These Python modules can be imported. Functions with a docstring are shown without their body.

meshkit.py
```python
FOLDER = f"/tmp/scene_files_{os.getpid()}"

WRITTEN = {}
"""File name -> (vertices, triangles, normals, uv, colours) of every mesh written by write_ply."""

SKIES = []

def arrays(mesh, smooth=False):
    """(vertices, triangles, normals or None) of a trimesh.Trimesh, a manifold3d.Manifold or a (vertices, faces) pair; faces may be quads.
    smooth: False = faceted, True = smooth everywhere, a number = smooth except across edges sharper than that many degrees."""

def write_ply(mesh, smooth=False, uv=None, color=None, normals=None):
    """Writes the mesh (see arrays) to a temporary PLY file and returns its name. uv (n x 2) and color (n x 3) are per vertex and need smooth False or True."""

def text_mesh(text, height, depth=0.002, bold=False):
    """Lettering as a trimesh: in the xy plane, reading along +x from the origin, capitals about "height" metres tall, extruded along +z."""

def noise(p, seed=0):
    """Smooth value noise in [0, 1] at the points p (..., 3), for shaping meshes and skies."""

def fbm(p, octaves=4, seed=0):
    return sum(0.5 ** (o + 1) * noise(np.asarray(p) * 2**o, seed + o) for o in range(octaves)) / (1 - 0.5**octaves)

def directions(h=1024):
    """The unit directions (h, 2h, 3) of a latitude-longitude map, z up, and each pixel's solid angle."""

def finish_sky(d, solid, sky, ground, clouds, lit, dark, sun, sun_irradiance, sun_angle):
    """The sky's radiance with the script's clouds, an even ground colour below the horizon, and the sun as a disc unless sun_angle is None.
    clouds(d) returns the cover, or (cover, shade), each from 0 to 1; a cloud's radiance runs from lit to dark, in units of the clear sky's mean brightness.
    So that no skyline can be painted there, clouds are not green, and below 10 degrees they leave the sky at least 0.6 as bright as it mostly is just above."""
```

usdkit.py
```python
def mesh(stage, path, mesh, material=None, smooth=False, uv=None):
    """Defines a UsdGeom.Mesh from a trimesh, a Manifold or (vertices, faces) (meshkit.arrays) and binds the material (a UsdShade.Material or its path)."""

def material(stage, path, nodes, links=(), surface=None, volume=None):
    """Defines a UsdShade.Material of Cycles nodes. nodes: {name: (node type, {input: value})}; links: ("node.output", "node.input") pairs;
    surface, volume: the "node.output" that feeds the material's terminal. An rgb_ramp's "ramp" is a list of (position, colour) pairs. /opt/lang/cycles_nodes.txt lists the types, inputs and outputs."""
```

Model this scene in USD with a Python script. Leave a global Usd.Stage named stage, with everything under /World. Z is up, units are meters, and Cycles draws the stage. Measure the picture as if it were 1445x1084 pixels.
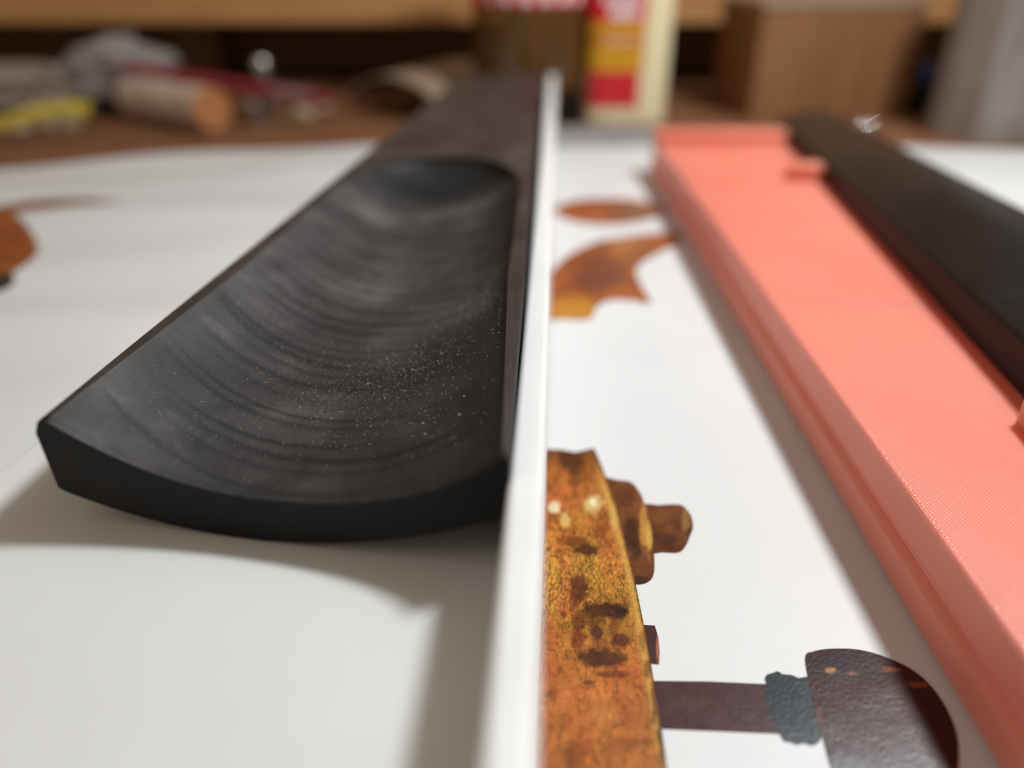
import math, random
import numpy as np, trimesh, usdkit, meshkit
import shapely
from shapely.geometry import Polygon
from pxr import Usd, UsdGeom, UsdLux, UsdShade, Gf, Sdf, Vt

random.seed(7); RNG = np.random.default_rng(7)
stage = Usd.Stage.CreateInMemory()
UsdGeom.SetStageUpAxis(stage, 'Z'); UsdGeom.SetStageMetersPerUnit(stage, 1.0)
UsdGeom.Xform.Define(stage, '/World'); UsdGeom.Scope.Define(stage, '/World/Looks')

# ------------------------------------------------------------------ camera
PITCH, FPX, CX, CY, CAMZ = math.radians(29.6), 1060.0, 722.5, 542.0, 0.0875
cam = UsdGeom.Camera.Define(stage, '/World/camera')
cam.AddTranslateOp().Set(Gf.Vec3d(0, 0, CAMZ)); cam.AddRotateXOp().Set(90 - math.degrees(PITCH))
cam.CreateHorizontalApertureAttr(36.0); cam.CreateVerticalApertureAttr(27.0)
FOCAL = 36.0 * FPX / 1445.0
cam.CreateFocalLengthAttr(FOCAL); cam.CreateClippingRangeAttr(Gf.Vec2f(0.005, 50))
cam.CreateFocusDistanceAttr(0.115); cam.CreateFStopAttr(FOCAL / 4.4)
cam.CreateExposureAttr(0.0)

# ------------------------------------------------------------------ light: one bench lamp behind right, dim warm room
def aim(prim, pos, target):
    z = np.array(pos, float) - np.array(target, float); z /= np.linalg.norm(z)
    x = np.cross([0, 0, 1.0], z); x /= np.linalg.norm(x); y = np.cross(z, x)
    m = Gf.Matrix4d(*x, 0, *y, 0, *z, 0, *map(float, pos), 1)
    UsdGeom.Xformable(prim).AddTransformOp().Set(m)
lamp = UsdLux.DiskLight.Define(stage, '/World/bench_lamp')
LT = np.array([0.04, 0.16, 0.0]); LP = np.array([0.245, 0.22, 0.42])
aim(lamp, LP, LT); lamp.CreateRadiusAttr(0.036); lamp.CreateNormalizeAttr(True)
lamp.CreateIntensityAttr(0.94); lamp.CreateColorAttr(Gf.Vec3f(0.955, 0.995, 1.02))
fill = UsdLux.RectLight.Define(stage, '/World/left_fill_light')  # unseen broad fill added at the left to lift the coral side
aim(fill, (-0.95, -0.15, 0.75), (0.06, 0.15, 0.0)); fill.CreateWidthAttr(0.8); fill.CreateHeightAttr(0.8); fill.CreateNormalizeAttr(True)
fill.CreateIntensityAttr(0.68); fill.CreateColorAttr(Gf.Vec3f(1.0, 0.86, 0.72))
dome = UsdLux.DomeLight.Define(stage, '/World/room_light')
room = usdkit.material(stage, '/World/Looks/room_glow', {'b': ('background_shader', {'color': (1.0, 0.80, 0.62), 'strength': 0.22})}, surface='b.background')
UsdShade.MaterialBindingAPI.Apply(dome.GetPrim()).Bind(room)

# ------------------------------------------------------------------ helpers
sp, cp = math.sin(PITCH), math.cos(PITCH)
def ray(u, v):
    a, b = (u - CX) / FPX, (v - CY) / FPX
    return np.array([a, cp - b * sp, -(sp + b * cp)])
def P(u, v, z=0.0):                       # point at height z
    d = ray(u, v); return d * ((z - CAMZ) / d[2]) + np.array([0, 0, CAMZ])
def Q(u, v, y):                           # point at distance y
    d = ray(u, v); return d * (y / d[1]) + np.array([0, 0, CAMZ])
def pix(p):
    p = np.asarray(p, float) - np.array([0, 0, CAMZ])
    fw, up = p[..., 1], p[..., 2]
    depth = fw * cp - up * sp; dn = -(fw * sp + up * cp)
    return np.stack([CX + FPX * p[..., 0] / depth, CY + FPX * dn / depth], -1)
def lin(c): 
    c = np.asarray(c, float) / 255.0
    return np.where(c <= 0.04045, c / 12.92, ((c + 0.055) / 1.055) ** 2.4)
used = {}
def numbered(parent, name):
    k = f'{parent}/{name}'; n = used.get(k, -1) + 1; used[k] = n
    return k if n == 0 else f'{k}_{n:03d}'
def tag(prim, label=None, cat=None, group=None, kind=None):
    for k, v in (('label', label), ('category', cat), ('group', group), ('kind', kind)):
        if v: prim.SetCustomDataByKey(k, v)
    return prim
def thing(name, loc, label, cat, rotz=0, group=None):
    x = UsdGeom.Xform.Define(stage, numbered('/World', name))
    x.AddTranslateOp().Set(Gf.Vec3d(*map(float, loc))); x.AddRotateZOp().Set(rotz)
    return tag(x.GetPrim(), label, cat, group)
def obj(name, mesh, mat, parent=None, smooth=False, colors=None, **kw):
    par = '/World' if parent is None else str(parent.GetPath())
    m = usdkit.mesh(stage, numbered(par, name), mesh, M[mat], smooth=smooth)
    if colors is not None:
        UsdGeom.PrimvarsAPI(m).CreatePrimvar('print_color', Sdf.ValueTypeNames.Color3fArray, 'vertex').Set(Vt.Vec3fArray.FromNumpy(np.asarray(colors, np.float32)))
    return tag(m.GetPrim(), **kw)
cat_ = trimesh.util.concatenate
def box(x0, x1, y0, y1, z0, z1):
    b = trimesh.creation.box([x1 - x0, y1 - y0, z1 - z0]); b.apply_translation([(x0 + x1) / 2, (y0 + y1) / 2, (z0 + z1) / 2]); return b
def rounded_prism(poly, z0, z1, r=0.0006, seg=3):
    """vertical prism of a plan polygon with a rounded top edge"""
    levels = [(0, z0)] + [(r * (1 - math.cos(k * math.pi / 2 / seg)), z1 - r + r * math.sin(k * math.pi / 2 / seg)) for k in range(seg + 1)]
    pts = np.asarray(poly, float); n = len(pts)
    if Polygon(pts).exterior.is_ccw is False: pts = pts[::-1]
    e = np.roll(pts, -1, 0) - pts; e /= np.linalg.norm(e, axis=1)[:, None]
    nrm = np.stack([-e[:, 1], e[:, 0]], 1)                 # inward
    def inset(d):
        out = []
        for i in range(n):
            n0, n1 = nrm[i - 1], nrm[i]; b = n0 + n1; out.append(pts[i] + b * d / (1 + n0 @ n1))
        return np.array(out)
    V, F = [], []
    for d, z in levels:
        V += [(*q, z) for q in inset(d)]
    L = len(levels)
    for k in range(L - 1):
        for i in range(n):
            j = (i + 1) % n; a, b, c, dd = k * n + i, k * n + j, (k + 1) * n + j, (k + 1) * n + i
            F += [(a, b, c), (a, c, dd)]
    for i in range(1, n - 1):
        F.append(((L - 1) * n, (L - 1) * n + i, (L - 1) * n + i + 1)); F.append((0, i + 1, i))
    return trimesh.Trimesh(np.array(V), np.array(F), process=False)
def grid(A, flip=False):
    """A: (n, m, 3) points"""
    n, m = A.shape[:2]; i = np.arange(n * m).reshape(n, m)
    a, b, c, d = i[:-1, :-1].ravel(), i[1:, :-1].ravel(), i[1:, 1:].ravel(), i[:-1, 1:].ravel()
    F = np.vstack([np.stack([a, b, c], 1), np.stack([a, c, d], 1)])
    return trimesh.Trimesh(A.reshape(-1, 3), F[:, ::-1] if flip else F, process=False)
def tube(pts, radii, n=16, cap=True):
    pts = np.asarray(pts, float); radii = np.broadcast_to(radii, len(pts)); V = []
    t = np.gradient(pts, axis=0); t /= np.linalg.norm(t, axis=1)[:, None]
    ref = np.array([0, 0, 1.0]) if abs(t[0][2]) < .8 else np.array([1.0, 0, 0])
    for p, r, d in zip(pts, radii, t):
        x = np.cross(d, ref); x /= np.linalg.norm(x); y = np.cross(x, d)
        for k in range(n): a = 2 * math.pi * k / n; V.append(p + r * (x * math.cos(a) + y * math.sin(a)))
    F = []
    for k in range(len(pts) - 1):
        for i in range(n):
            j = (i + 1) % n; F += [(k * n + i, k * n + j, k * n + n + j), (k * n + i, k * n + n + j, k * n + n + i)]
    if cap:
        for i in range(1, n - 1): F += [(0, i + 1, i), ((len(pts) - 1) * n, (len(pts) - 1) * n + i, (len(pts) - 1) * n + i + 1)]
    m = trimesh.Trimesh(np.array(V), np.array(F), process=False); m.fix_normals(); return m
def lathe(profile, n=48):
    m = trimesh.creation.revolve(np.asarray(profile, float), sections=n); return m

# ------------------------------------------------------------------ materials
M = {}
def simple(name, col, rough=0.5, spec=0.5, noise=None, bump=None, sss=None, stretch=(1, 1, 1), **extra):
    """noise=(scale, colour2, lo, hi, detail); bump=(scale, distance, strength)"""
    nodes = {'p': ('principled_bsdf', {'base_color': col, 'roughness': rough, 'specular_ior_level': spec, **extra}), 'g': ('geometry', {})}
    links = []
    if noise:
        nodes['mp'] = ('mapping', {'scale': stretch}); links.append(('g.position', 'mp.vector'))
        nodes['n'] = ('noise_texture', {'scale': noise[0], 'detail': noise[4] if len(noise) > 4 else 4, 'roughness': 0.6}); links.append(('mp.vector', 'n.vector'))
        nodes['r'] = ('rgb_ramp', {'ramp': [(noise[2], col), (noise[3], noise[1])]}); links += [('n.fac', 'r.fac'), ('r.color', 'p.base_color')]
    if bump:
        nodes['nb'] = ('noise_texture', {'scale': bump[0], 'detail': 3}); links.append(('g.position', 'nb.vector'))
        nodes['b'] = ('bump', {'distance': bump[1], 'strength': bump[2]}); links += [('nb.fac', 'b.height'), ('b.normal', 'p.normal')]
    if sss:
        nodes['p'][1].update(subsurface_weight=sss[0], subsurface_scale=sss[1], subsurface_radius=sss[2])
    M[name] = usdkit.material(stage, f'/World/Looks/{name}', nodes, links, surface='p.BSDF')
def wood(name, c1, c2, axis=0, scale=30, stretch=12, rough=0.55, spec=0.4, fine=True):
    s = [stretch, stretch, stretch]; s[axis] = 1
    nodes = {'g': ('texture_coordinate', {}), 'mp': ('mapping', {'scale': tuple(s)}),
             'n': ('noise_texture', {'scale': scale, 'detail': 6, 'roughness': .65, 'distortion': .6}),
             'r': ('rgb_ramp', {'ramp': [(0.3, c1), (0.5, tuple(.5 * (np.array(c1) + c2))), (0.72, c2)]}),
             'b': ('bump', {'distance': .0004, 'strength': .4}),
             'p': ('principled_bsdf', {'roughness': rough, 'specular_ior_level': spec})}
    links = [('g.object', 'mp.vector'), ('mp.vector', 'n.vector'), ('n.fac', 'r.fac'), ('r.color', 'p.base_color'), ('n.fac', 'b.height'), ('b.normal', 'p.normal')]
    M[name] = usdkit.material(stage, f'/World/Looks/{name}', nodes, links, surface='p.BSDF')

# glossy poster paper and its prints share one coated surface with a fine orange-peel relief
def paper(name, printed):
    nodes = {'g': ('geometry', {}), 'n1': ('noise_texture', {'scale': 1900, 'detail': 2, 'roughness': .55}), 'n2': ('noise_texture', {'scale': 120, 'detail': 2}),
             'b1': ('bump', {'distance': .00014, 'strength': .22}), 'b2': ('bump', {'distance': .0008, 'strength': .12}),
             'n3': ('noise_texture', {'scale': 14, 'detail': 3}), 'r': ('rgb_ramp', {'ramp': [(.35, (.60, .60, .595)), (.65, (.64, .64, .63))]}),
             'p': ('principled_bsdf', {'roughness': .28 if printed else .46, 'specular_ior_level': .32 if printed else .35, 'base_color': (.67, .67, .66)})}
    links = [('g.position', 'n1.vector'), ('g.position', 'n2.vector'), ('g.position', 'n3.vector'), ('n2.fac', 'b2.height'), ('n1.fac', 'b1.height'), ('b2.normal', 'b1.normal'), ('b1.normal', 'p.normal')]
    if printed:
        nodes['at'] = ('attribute', {'attribute': 'print_color'}); nodes['nf'] = ('noise_texture', {'scale': 2600, 'detail': 3, 'roughness': .7})
        nodes['rf'] = ('rgb_ramp', {'ramp': [(.3, (.60, .58, .56)), (.68, (1.05, 1.05, 1.03))]})
        nodes['m'] = ('mix', {'mix_type': 'multiply', 'fac': 1.0})
        links += [('g.position', 'nf.vector'), ('nf.fac', 'rf.fac'), ('at.color', 'm.color1'), ('rf.color', 'm.color2'), ('m.color', 'p.base_color')]
    else:
        links += [('n3.fac', 'r.fac'), ('r.color', 'p.base_color')]
    M[name] = usdkit.material(stage, f'/World/Looks/{name}', nodes, links, surface='p.BSDF')
paper('poster_paper', False); paper('poster_ink', True)

# ebony: near-black, with sanding dust and cross-grain chatter marks in the scoop
def ebony(name, c1, c2, c3, rough, lines=0.0, speck=0.0, grain_axis=1, spec=.4, grain=.8):
    nodes = {'g': ('texture_coordinate', {}), 'big': ('noise_texture', {'scale': 55, 'detail': 5, 'roughness': .6, 'distortion': .4}),
             'rb': ('rgb_ramp', {'ramp': [(.30, c1), (.52, c2), (.78, c3)]}),
             'mg': ('mapping', {'scale': (1, .045, 1) if grain_axis == 1 else (.045, 1, 1)}), 'gr': ('noise_texture', {'scale': 2200, 'detail': 3, 'roughness': .6}),
             'rg': ('rgb_ramp', {'ramp': [(.35, (.78, .76, .75)), (.62, (1.12, 1.1, 1.1))]}),
             'm1': ('mix', {'mix_type': 'multiply', 'fac': grain}),
             'bg': ('bump', {'distance': .0002, 'strength': .35 * grain}),
             'p': ('principled_bsdf', {'roughness': rough, 'specular_ior_level': spec})}
    links = [('g.object', 'big.vector'), ('big.fac', 'rb.fac'), ('g.object', 'mg.vector'), ('mg.vector', 'gr.vector'), ('gr.fac', 'rg.fac'),
             ('rb.color', 'm1.color1'), ('rg.color', 'm1.color2'), ('gr.fac', 'bg.height'), ('bg.normal', 'p.normal')]
    out = 'm1.color'
    if lines:
        nodes.update({'at': ('attribute', {'attribute': 'print_color'}), 'm2': ('mix', {'mix_type': 'multiply', 'fac': lines})})
        links += [(out, 'm2.color1'), ('at.color', 'm2.color2')]; out = 'm2.color'
    if speck:
        nodes.update({'v': ('noise_texture', {'scale': 3200, 'detail': 2, 'roughness': .7}), 'rv': ('rgb_ramp', {'ramp': [(.60, (0, 0, 0)), (.80, (1, 1, 1))]}),
                      'm3': ('mix', {'mix_type': 'add', 'color2': (.12, .11, .10)}), 'sc': ('math', {'math_type': 'multiply', 'value2': speck})})
        links += [('g.object', 'v.vector'), ('v.fac', 'rv.fac'), ('rv.color', 'sc.value1'), ('sc.value', 'm3.fac'), (out, 'm3.color1')]; out = 'm3.color'
    links.append((out, 'p.base_color'))
    M[name] = usdkit.material(stage, f'/World/Looks/{name}', nodes, links, surface='p.BSDF')
ebony('ebony_scoop', (.014, .0132, .013), (.030, .0285, .028), (.072, .069, .066), .60, lines=1.0, speck=.6, grain=.35, spec=.3)
ebony('ebony_face', (.022, .016, .014), (.040, .031, .027), (.085, .072, .066), .50, speck=.35)
ebony('ebony_side', (.004, .0035, .0035), (.006, .005, .005), (.011, .008, .007), .55, spec=.22)
ebony('ebony_polished', (.006, .0055, .0055), (.009, .0082, .0078), (.017, .0155, .015), .30, spec=.6)

simple('white_plastic', (.64, .64, .625), .42, .45, noise=(18, (.68, .68, .66), .35, .65), bump=(90, .0006, .05), sss=(.25, .002, (1, .85, .7)))
simple('rib_plastic_lit', (.74, .745, .735), .34, .5, noise=(60, (.78, .785, .77), .35, .65), bump=(300, .0003, .06))  # same plastic as the base, coloured lighter for the lamplight on the rib
# coral printed plastic: diagonal road lines on the top skin
def coral(name, kind):
    nodes = {'g': ('geometry', {}), 'p': ('principled_bsdf', {'base_color': (.75, .213, .152), 'roughness': .42, 'specular_ior_level': .5, 'subsurface_weight': .5, 'subsurface_scale': .003, 'subsurface_radius': (1, .35, .2)}),
             'nv': ('noise_texture', {'scale': 22, 'detail': 3}), 'rv': ('rgb_ramp', {'ramp': [(.35, (.72, .186, .128)), (.65, (.78, .216, .150))]}), 'b': ('bump', {'distance': .00013, 'strength': .5})}
    links = [('g.position', 'nv.vector'), ('nv.fac', 'rv.fac'), ('rv.color', 'p.base_color'), ('b.normal', 'p.normal')]
    if kind == 'top':
        nodes.update({'mp': ('mapping', {'rotation': (0, 0, math.radians(-39))}), 'sx': ('separate_xyz', {}),
                      'k': ('math', {'math_type': 'multiply', 'value2': 2 * math.pi / .00042}), 's': ('math', {'math_type': 'sine'}),
                      'mpn': ('mapping', {'scale': (.03, 1, 1)}), 'nn': ('noise_texture', {'scale': 1600, 'detail': 2}),
                      'a': ('math', {'math_type': 'multiply_add', 'value2': .22})}) 
        links += [('g.position', 'mp.vector'), ('mp.vector', 'sx.vector'), ('sx.y', 'k.value1'), ('k.value', 's.value1'), ('mp.vector', 'mpn.vector'), ('mpn.vector', 'nn.vector'),
                  ('s.value', 'a.value1'), ('nn.fac', 'a.value3'), ('a.value', 'b.height')]
    else:                                                    # stacked layers on the sides
        nodes.update({'sx': ('separate_xyz', {}), 'k': ('math', {'math_type': 'multiply', 'value2': 2 * math.pi / .0002}), 's': ('math', {'math_type': 'sine'}),
                      'nn': ('noise_texture', {'scale': 160, 'detail': 3}), 'a': ('math', {'math_type': 'multiply_add', 'value2': .10})})
        links += [('g.position', 'sx.vector'), ('sx.z', 'k.value1'), ('k.value', 's.value1'), ('g.position', 'nn.vector'), ('s.value', 'a.value1'), ('nn.fac', 'a.value3'), ('a.value', 'b.height')]
    M[name] = usdkit.material(stage, f'/World/Looks/{name}', nodes, links, surface='p.BSDF')
simple('coral_bead', (.78, .24, .17), .22, .6)
coral('coral_top', 'top'); coral('coral_side', 'side')
wood('bench_wood', (.13, .05, .022), (.27, .12, .055), 0, 18, 10)
wood('shelf_wood', (.45, .205, .07), (.63, .33, .125), 0, 14, 9)
wood('dark_back', (.26, .13, .05), (.40, .21, .09), 2, 14, 9)
wood('box_wood', (.20, .085, .032), (.30, .14, .055), 2, 16, 9)
wood('log_bark', (.42, .31, .24), (.55, .43, .35), 0, 40, 6)
wood('log_end', (.40, .15, .05), (.52, .23, .09), 2, 60, 3)
wood('grey_wood', (.15, .12, .10), (.34, .30, .27), 2, 22, 12)
wood('tan_wood', (.24, .17, .11), (.36, .27, .19), 0, 25, 8)
wood('pale_wood', (.50, .40, .26), (.66, .56, .40), 0, 40, 8)
simple('dust', (.42, .385, .33), .8, .2)
simple('amber_glass', (.085, .040, .012), .12, .5, noise=(14, (.15, .075, .02), .35, .7), transmission_weight=.25)
simple('amber_base', (.006, .005, .005), .45, .3)
simple('grey_shade_strip', (.30, .295, .29), .7, .3, noise=(60, (.24, .235, .23), .4, .6))  # tone of the shaded paper, put in as a grey colour
simple('cream_plastic', (.80, .70, .44), .38, .5, sss=(.2, .003, (1, .8, .5)))
simple('label_red', (.62, .015, .025), .35); simple('label_ochre', (.62, .30, .01), .35); simple('label_orange', (.55, .16, .015), .35); simple('label_white', (.80, .76, .74), .35)
simple('pink_red', (.60, .05, .08), .35)
simple('burgundy_paint', (.24, .012, .028), .28); simple('blue_plastic', (.02, .05, .20), .5)
simple('yellow_strip', (.56, .43, .05), .5, noise=(60, (.42, .31, .05), .35, .65))
simple('bag_film', (.33, .30, .285), .34, .5, noise=(50, (.20, .175, .16), .3, .7), bump=(120, .004, .6))
simple('bright_metal', (.75, .74, .72), .05, metallic=1.0); simple('dull_metal', (.50, .48, .46), .33, metallic=1.0)
simple('dull_cloth', (.20, .15, .12), .9, .1, noise=(70, (.36, .29, .23), .35, .7))
simple('pink_rubber', (.24, .10, .11), .6)

# ------------------------------------------------------------------ the setting: bench and the dark recess behind
BZ = -0.0008
obj('bench_top', box(-1.2, 1.2, -0.35, 1.0, BZ - .03, BZ), 'bench_wood', kind='structure')
obj('back_wall', box(-1.2, 1.2, 0.735, 0.755, BZ, .40), 'dark_back', kind='structure')
sh_z = Q(400, 32, .60)[2]
s = thing('shelf', (0, .60, sh_z), 'orange-brown wooden shelf with a thick front rail above the dark recess', 'shelf')
obj('front_rail', rounded_prism([(-1.2, 0), (1.2, 0), (1.2, .02), (-1.2, .02)], 0, .085, .002), 'shelf_wood', s, label='long pale orange front rail')
obj('shelf_board', box(-1.2, 1.2, 0.0203, .134, .012, .030), 'tan_wood', s)
for x0 in (-.62, .62): obj('divider', box(x0 - .01, x0 + .01, 0.03, .134, -sh_z + BZ + .0005, .0118), 'dark_back', s)
pz = Q(290, 60, .72)
obj('post', rounded_prism([(pz[0] - .018, .098), (pz[0] + .018, .098), (pz[0] + .018, .130), (pz[0] - .018, .130)], -sh_z + BZ + .0005, .0118, .001), 'dark_back', s, label='dark upright post under the shelf')

# ------------------------------------------------------------------ poster
def zp(x, y):
    x, y = np.asarray(x, float), np.asarray(y, float)
    w = np.clip((-x - .055) / .05, 0, 1); w = w * w * (3 - 2 * w)
    f = np.clip((.415 - y) / .05, 0, 1)
    return 1.5 * w * f * (.00172 + .0011 * np.sin((y + .35 * x) * 62) + .0006 * np.sin((y - .25 * x) * 121 + 1.0))
xs, ys = np.linspace(-.36, .34, 281), np.linspace(-.05, 1, 200)
def far_edge(x): return np.interp(x, [-.36, -.238, -.085, .0, .2, .34], [.335, .353, .412, .425, .412, .385])
A = np.zeros((len(ys), len(xs), 3))
for j, x in enumerate(xs):
    yy = -.06 + (far_edge(x) + .06) * np.linspace(0, 1, len(ys)); A[:, j, 0] = x; A[:, j, 1] = yy; A[:, j, 2] = zp(x, yy)
poster = thing('instrument_poster', (0, 0, 0), 'large glossy white poster with printed violin scrolls and pegs spread over the bench', 'poster')
obj('sheet', grid(A, True), 'poster_paper', poster, smooth=True)

def paint(base, blobs, px, seed=0):
    """flat ink colours per vertex, laid down in order"""
    c = base(px) if callable(base) else np.tile(lin(base), (len(px), 1))
    for (cx, cy, rx, ry, col, k) in blobs:
        n = meshkit.fbm(np.stack([px[:, 0] * .11, px[:, 1] * .11, np.full(len(px), seed + cx)], 1), 3) - .5
        d = np.hypot((px[:, 0] - cx) / (rx * 1.22), (px[:, 1] - cy) / (ry * 1.22)) + n * .9
        w = np.clip((1.28 - d) / .6, 0, 1)[:, None] * k
        c = c * (1 - w) + lin(col) * w
    return c
def printed(name, pts, base, blobs=(), size=.0005, label=None, lift=.00012, seed=0, wob=0):
    pts = np.array(pts, float)
    g = Polygon([tuple(P(u, v)[:2]) for u, v in pts]).buffer(0)
    if wob: g = g.segmentize(.0006); g = Polygon([(x + wob * (meshkit.noise(np.array([x * 1100, y * 1100, 0.])) - .5), y + wob * (meshkit.noise(np.array([x * 1100, y * 1100, 9.])) - .5)) for x, y in g.exterior.coords]).buffer(0)
    v, f = trimesh.creation.triangulate_polygon(g, engine='earcut')
    v3 = np.column_stack([v, np.zeros(len(v))])
    v3, f = trimesh.remesh.subdivide_to_size(v3, f, size, max_iter=14)
    m = trimesh.Trimesh(v3, f, process=True); m.merge_vertices()
    if m.face_normals[:, 2].mean() < 0: m.invert()
    px = pix(m.vertices)
    V = np.array(m.vertices); V[:, 2] = zp(V[:, 0], V[:, 1]) + lift
    obj(name, trimesh.Trimesh(V, m.faces, process=False), 'poster_ink', poster, smooth=True, colors=paint(base, blobs, px, seed), label=label)
def smooth_poly(pts, n=8):
    """closed Catmull-Rom through the points"""
    p = np.array(pts, float); out = []
    for i in range(len(p)):
        a, b, c, d = p[i - 1], p[i], p[(i + 1) % len(p)], p[(i + 2) % len(p)]
        for t in np.linspace(0, 1, n, endpoint=False):
            out.append(.5 * ((2 * b) + (-a + c) * t + (2 * a - 5 * b + 4 * c - d) * t ** 2 + (-a + 3 * b - 3 * c + d) * t ** 3))
    return out
edge_y = [633, 660, 700, 760, 820, 880, 940, 1000, 1060, 1150]; edge_x = [838, 850, 864, 881, 896, 908, 919, 929, 938, 950]
def scroll_base(px):
    x, y = px[:, 0], px[:, 1]
    stops = [620, 665, 700, 745, 800, 880, 930, 985, 1060, 1150]
    cols = np.array([lin(c) for c in [(92, 48, 18), (165, 92, 34), (176, 106, 40), (170, 106, 36), (178, 124, 44), (172, 112, 38), (178, 104, 42), (184, 106, 48), (178, 104, 44), (160, 90, 36)]])
    c = np.stack([np.interp(y, stops, cols[:, k]) for k in range(3)], 1)
    n = meshkit.fbm(np.stack([x * .045, y * .045, np.zeros(len(x))], 1), 4, 3)[:, None]
    c = c * (.62 + .76 * n)
    n2 = np.clip((meshkit.fbm(np.stack([x * .035, y * .02, np.full(len(x), 5.)], 1), 3, 11)[:, None] - .5) * 5, 0, 1)
    c = c * (1 - .55 * n2) + .55 * n2 * lin((176, 84, 40))
    fine = meshkit.noise(np.stack([x * .6, y * .34, np.zeros(len(x))], 1), 4)[:, None]
    g = np.clip((y - 690) / 60, 0, 1)[:, None] * np.clip((900 - y) / 60, 0, 1)[:, None]
    c = c * (1 + g * (fine - .5) * 1.15)
    rg = 1 - 2 * np.abs(meshkit.fbm(np.stack([x * .10, y * .055, np.full(len(x), 3.)], 1), 4, 31) - .5)
    c = c * (1 - .45 * np.clip((rg - .86) / .12, 0, 1)[:, None])
    ex = np.interp(y, edge_y, edge_x); d = ex - x
    rim = np.exp(-((d - 7) / 5) ** 2)[:, None] * np.clip((y - 640) / 60, 0, 1)[:, None]
    c = c * (1 - .6 * rim) + .6 * rim * lin((208, 168, 80))
    gl = c @ np.array([.3, .6, .1]); c = c * np.array([1.0, .98, 1.0]) + gl[:, None] * np.array([.10, .09, .04])
    ol = np.exp(-(d / 2.2) ** 2)[:, None]; c = c * (1 - .75 * ol) + .75 * ol * lin((62, 38, 20))
    return c
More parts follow.
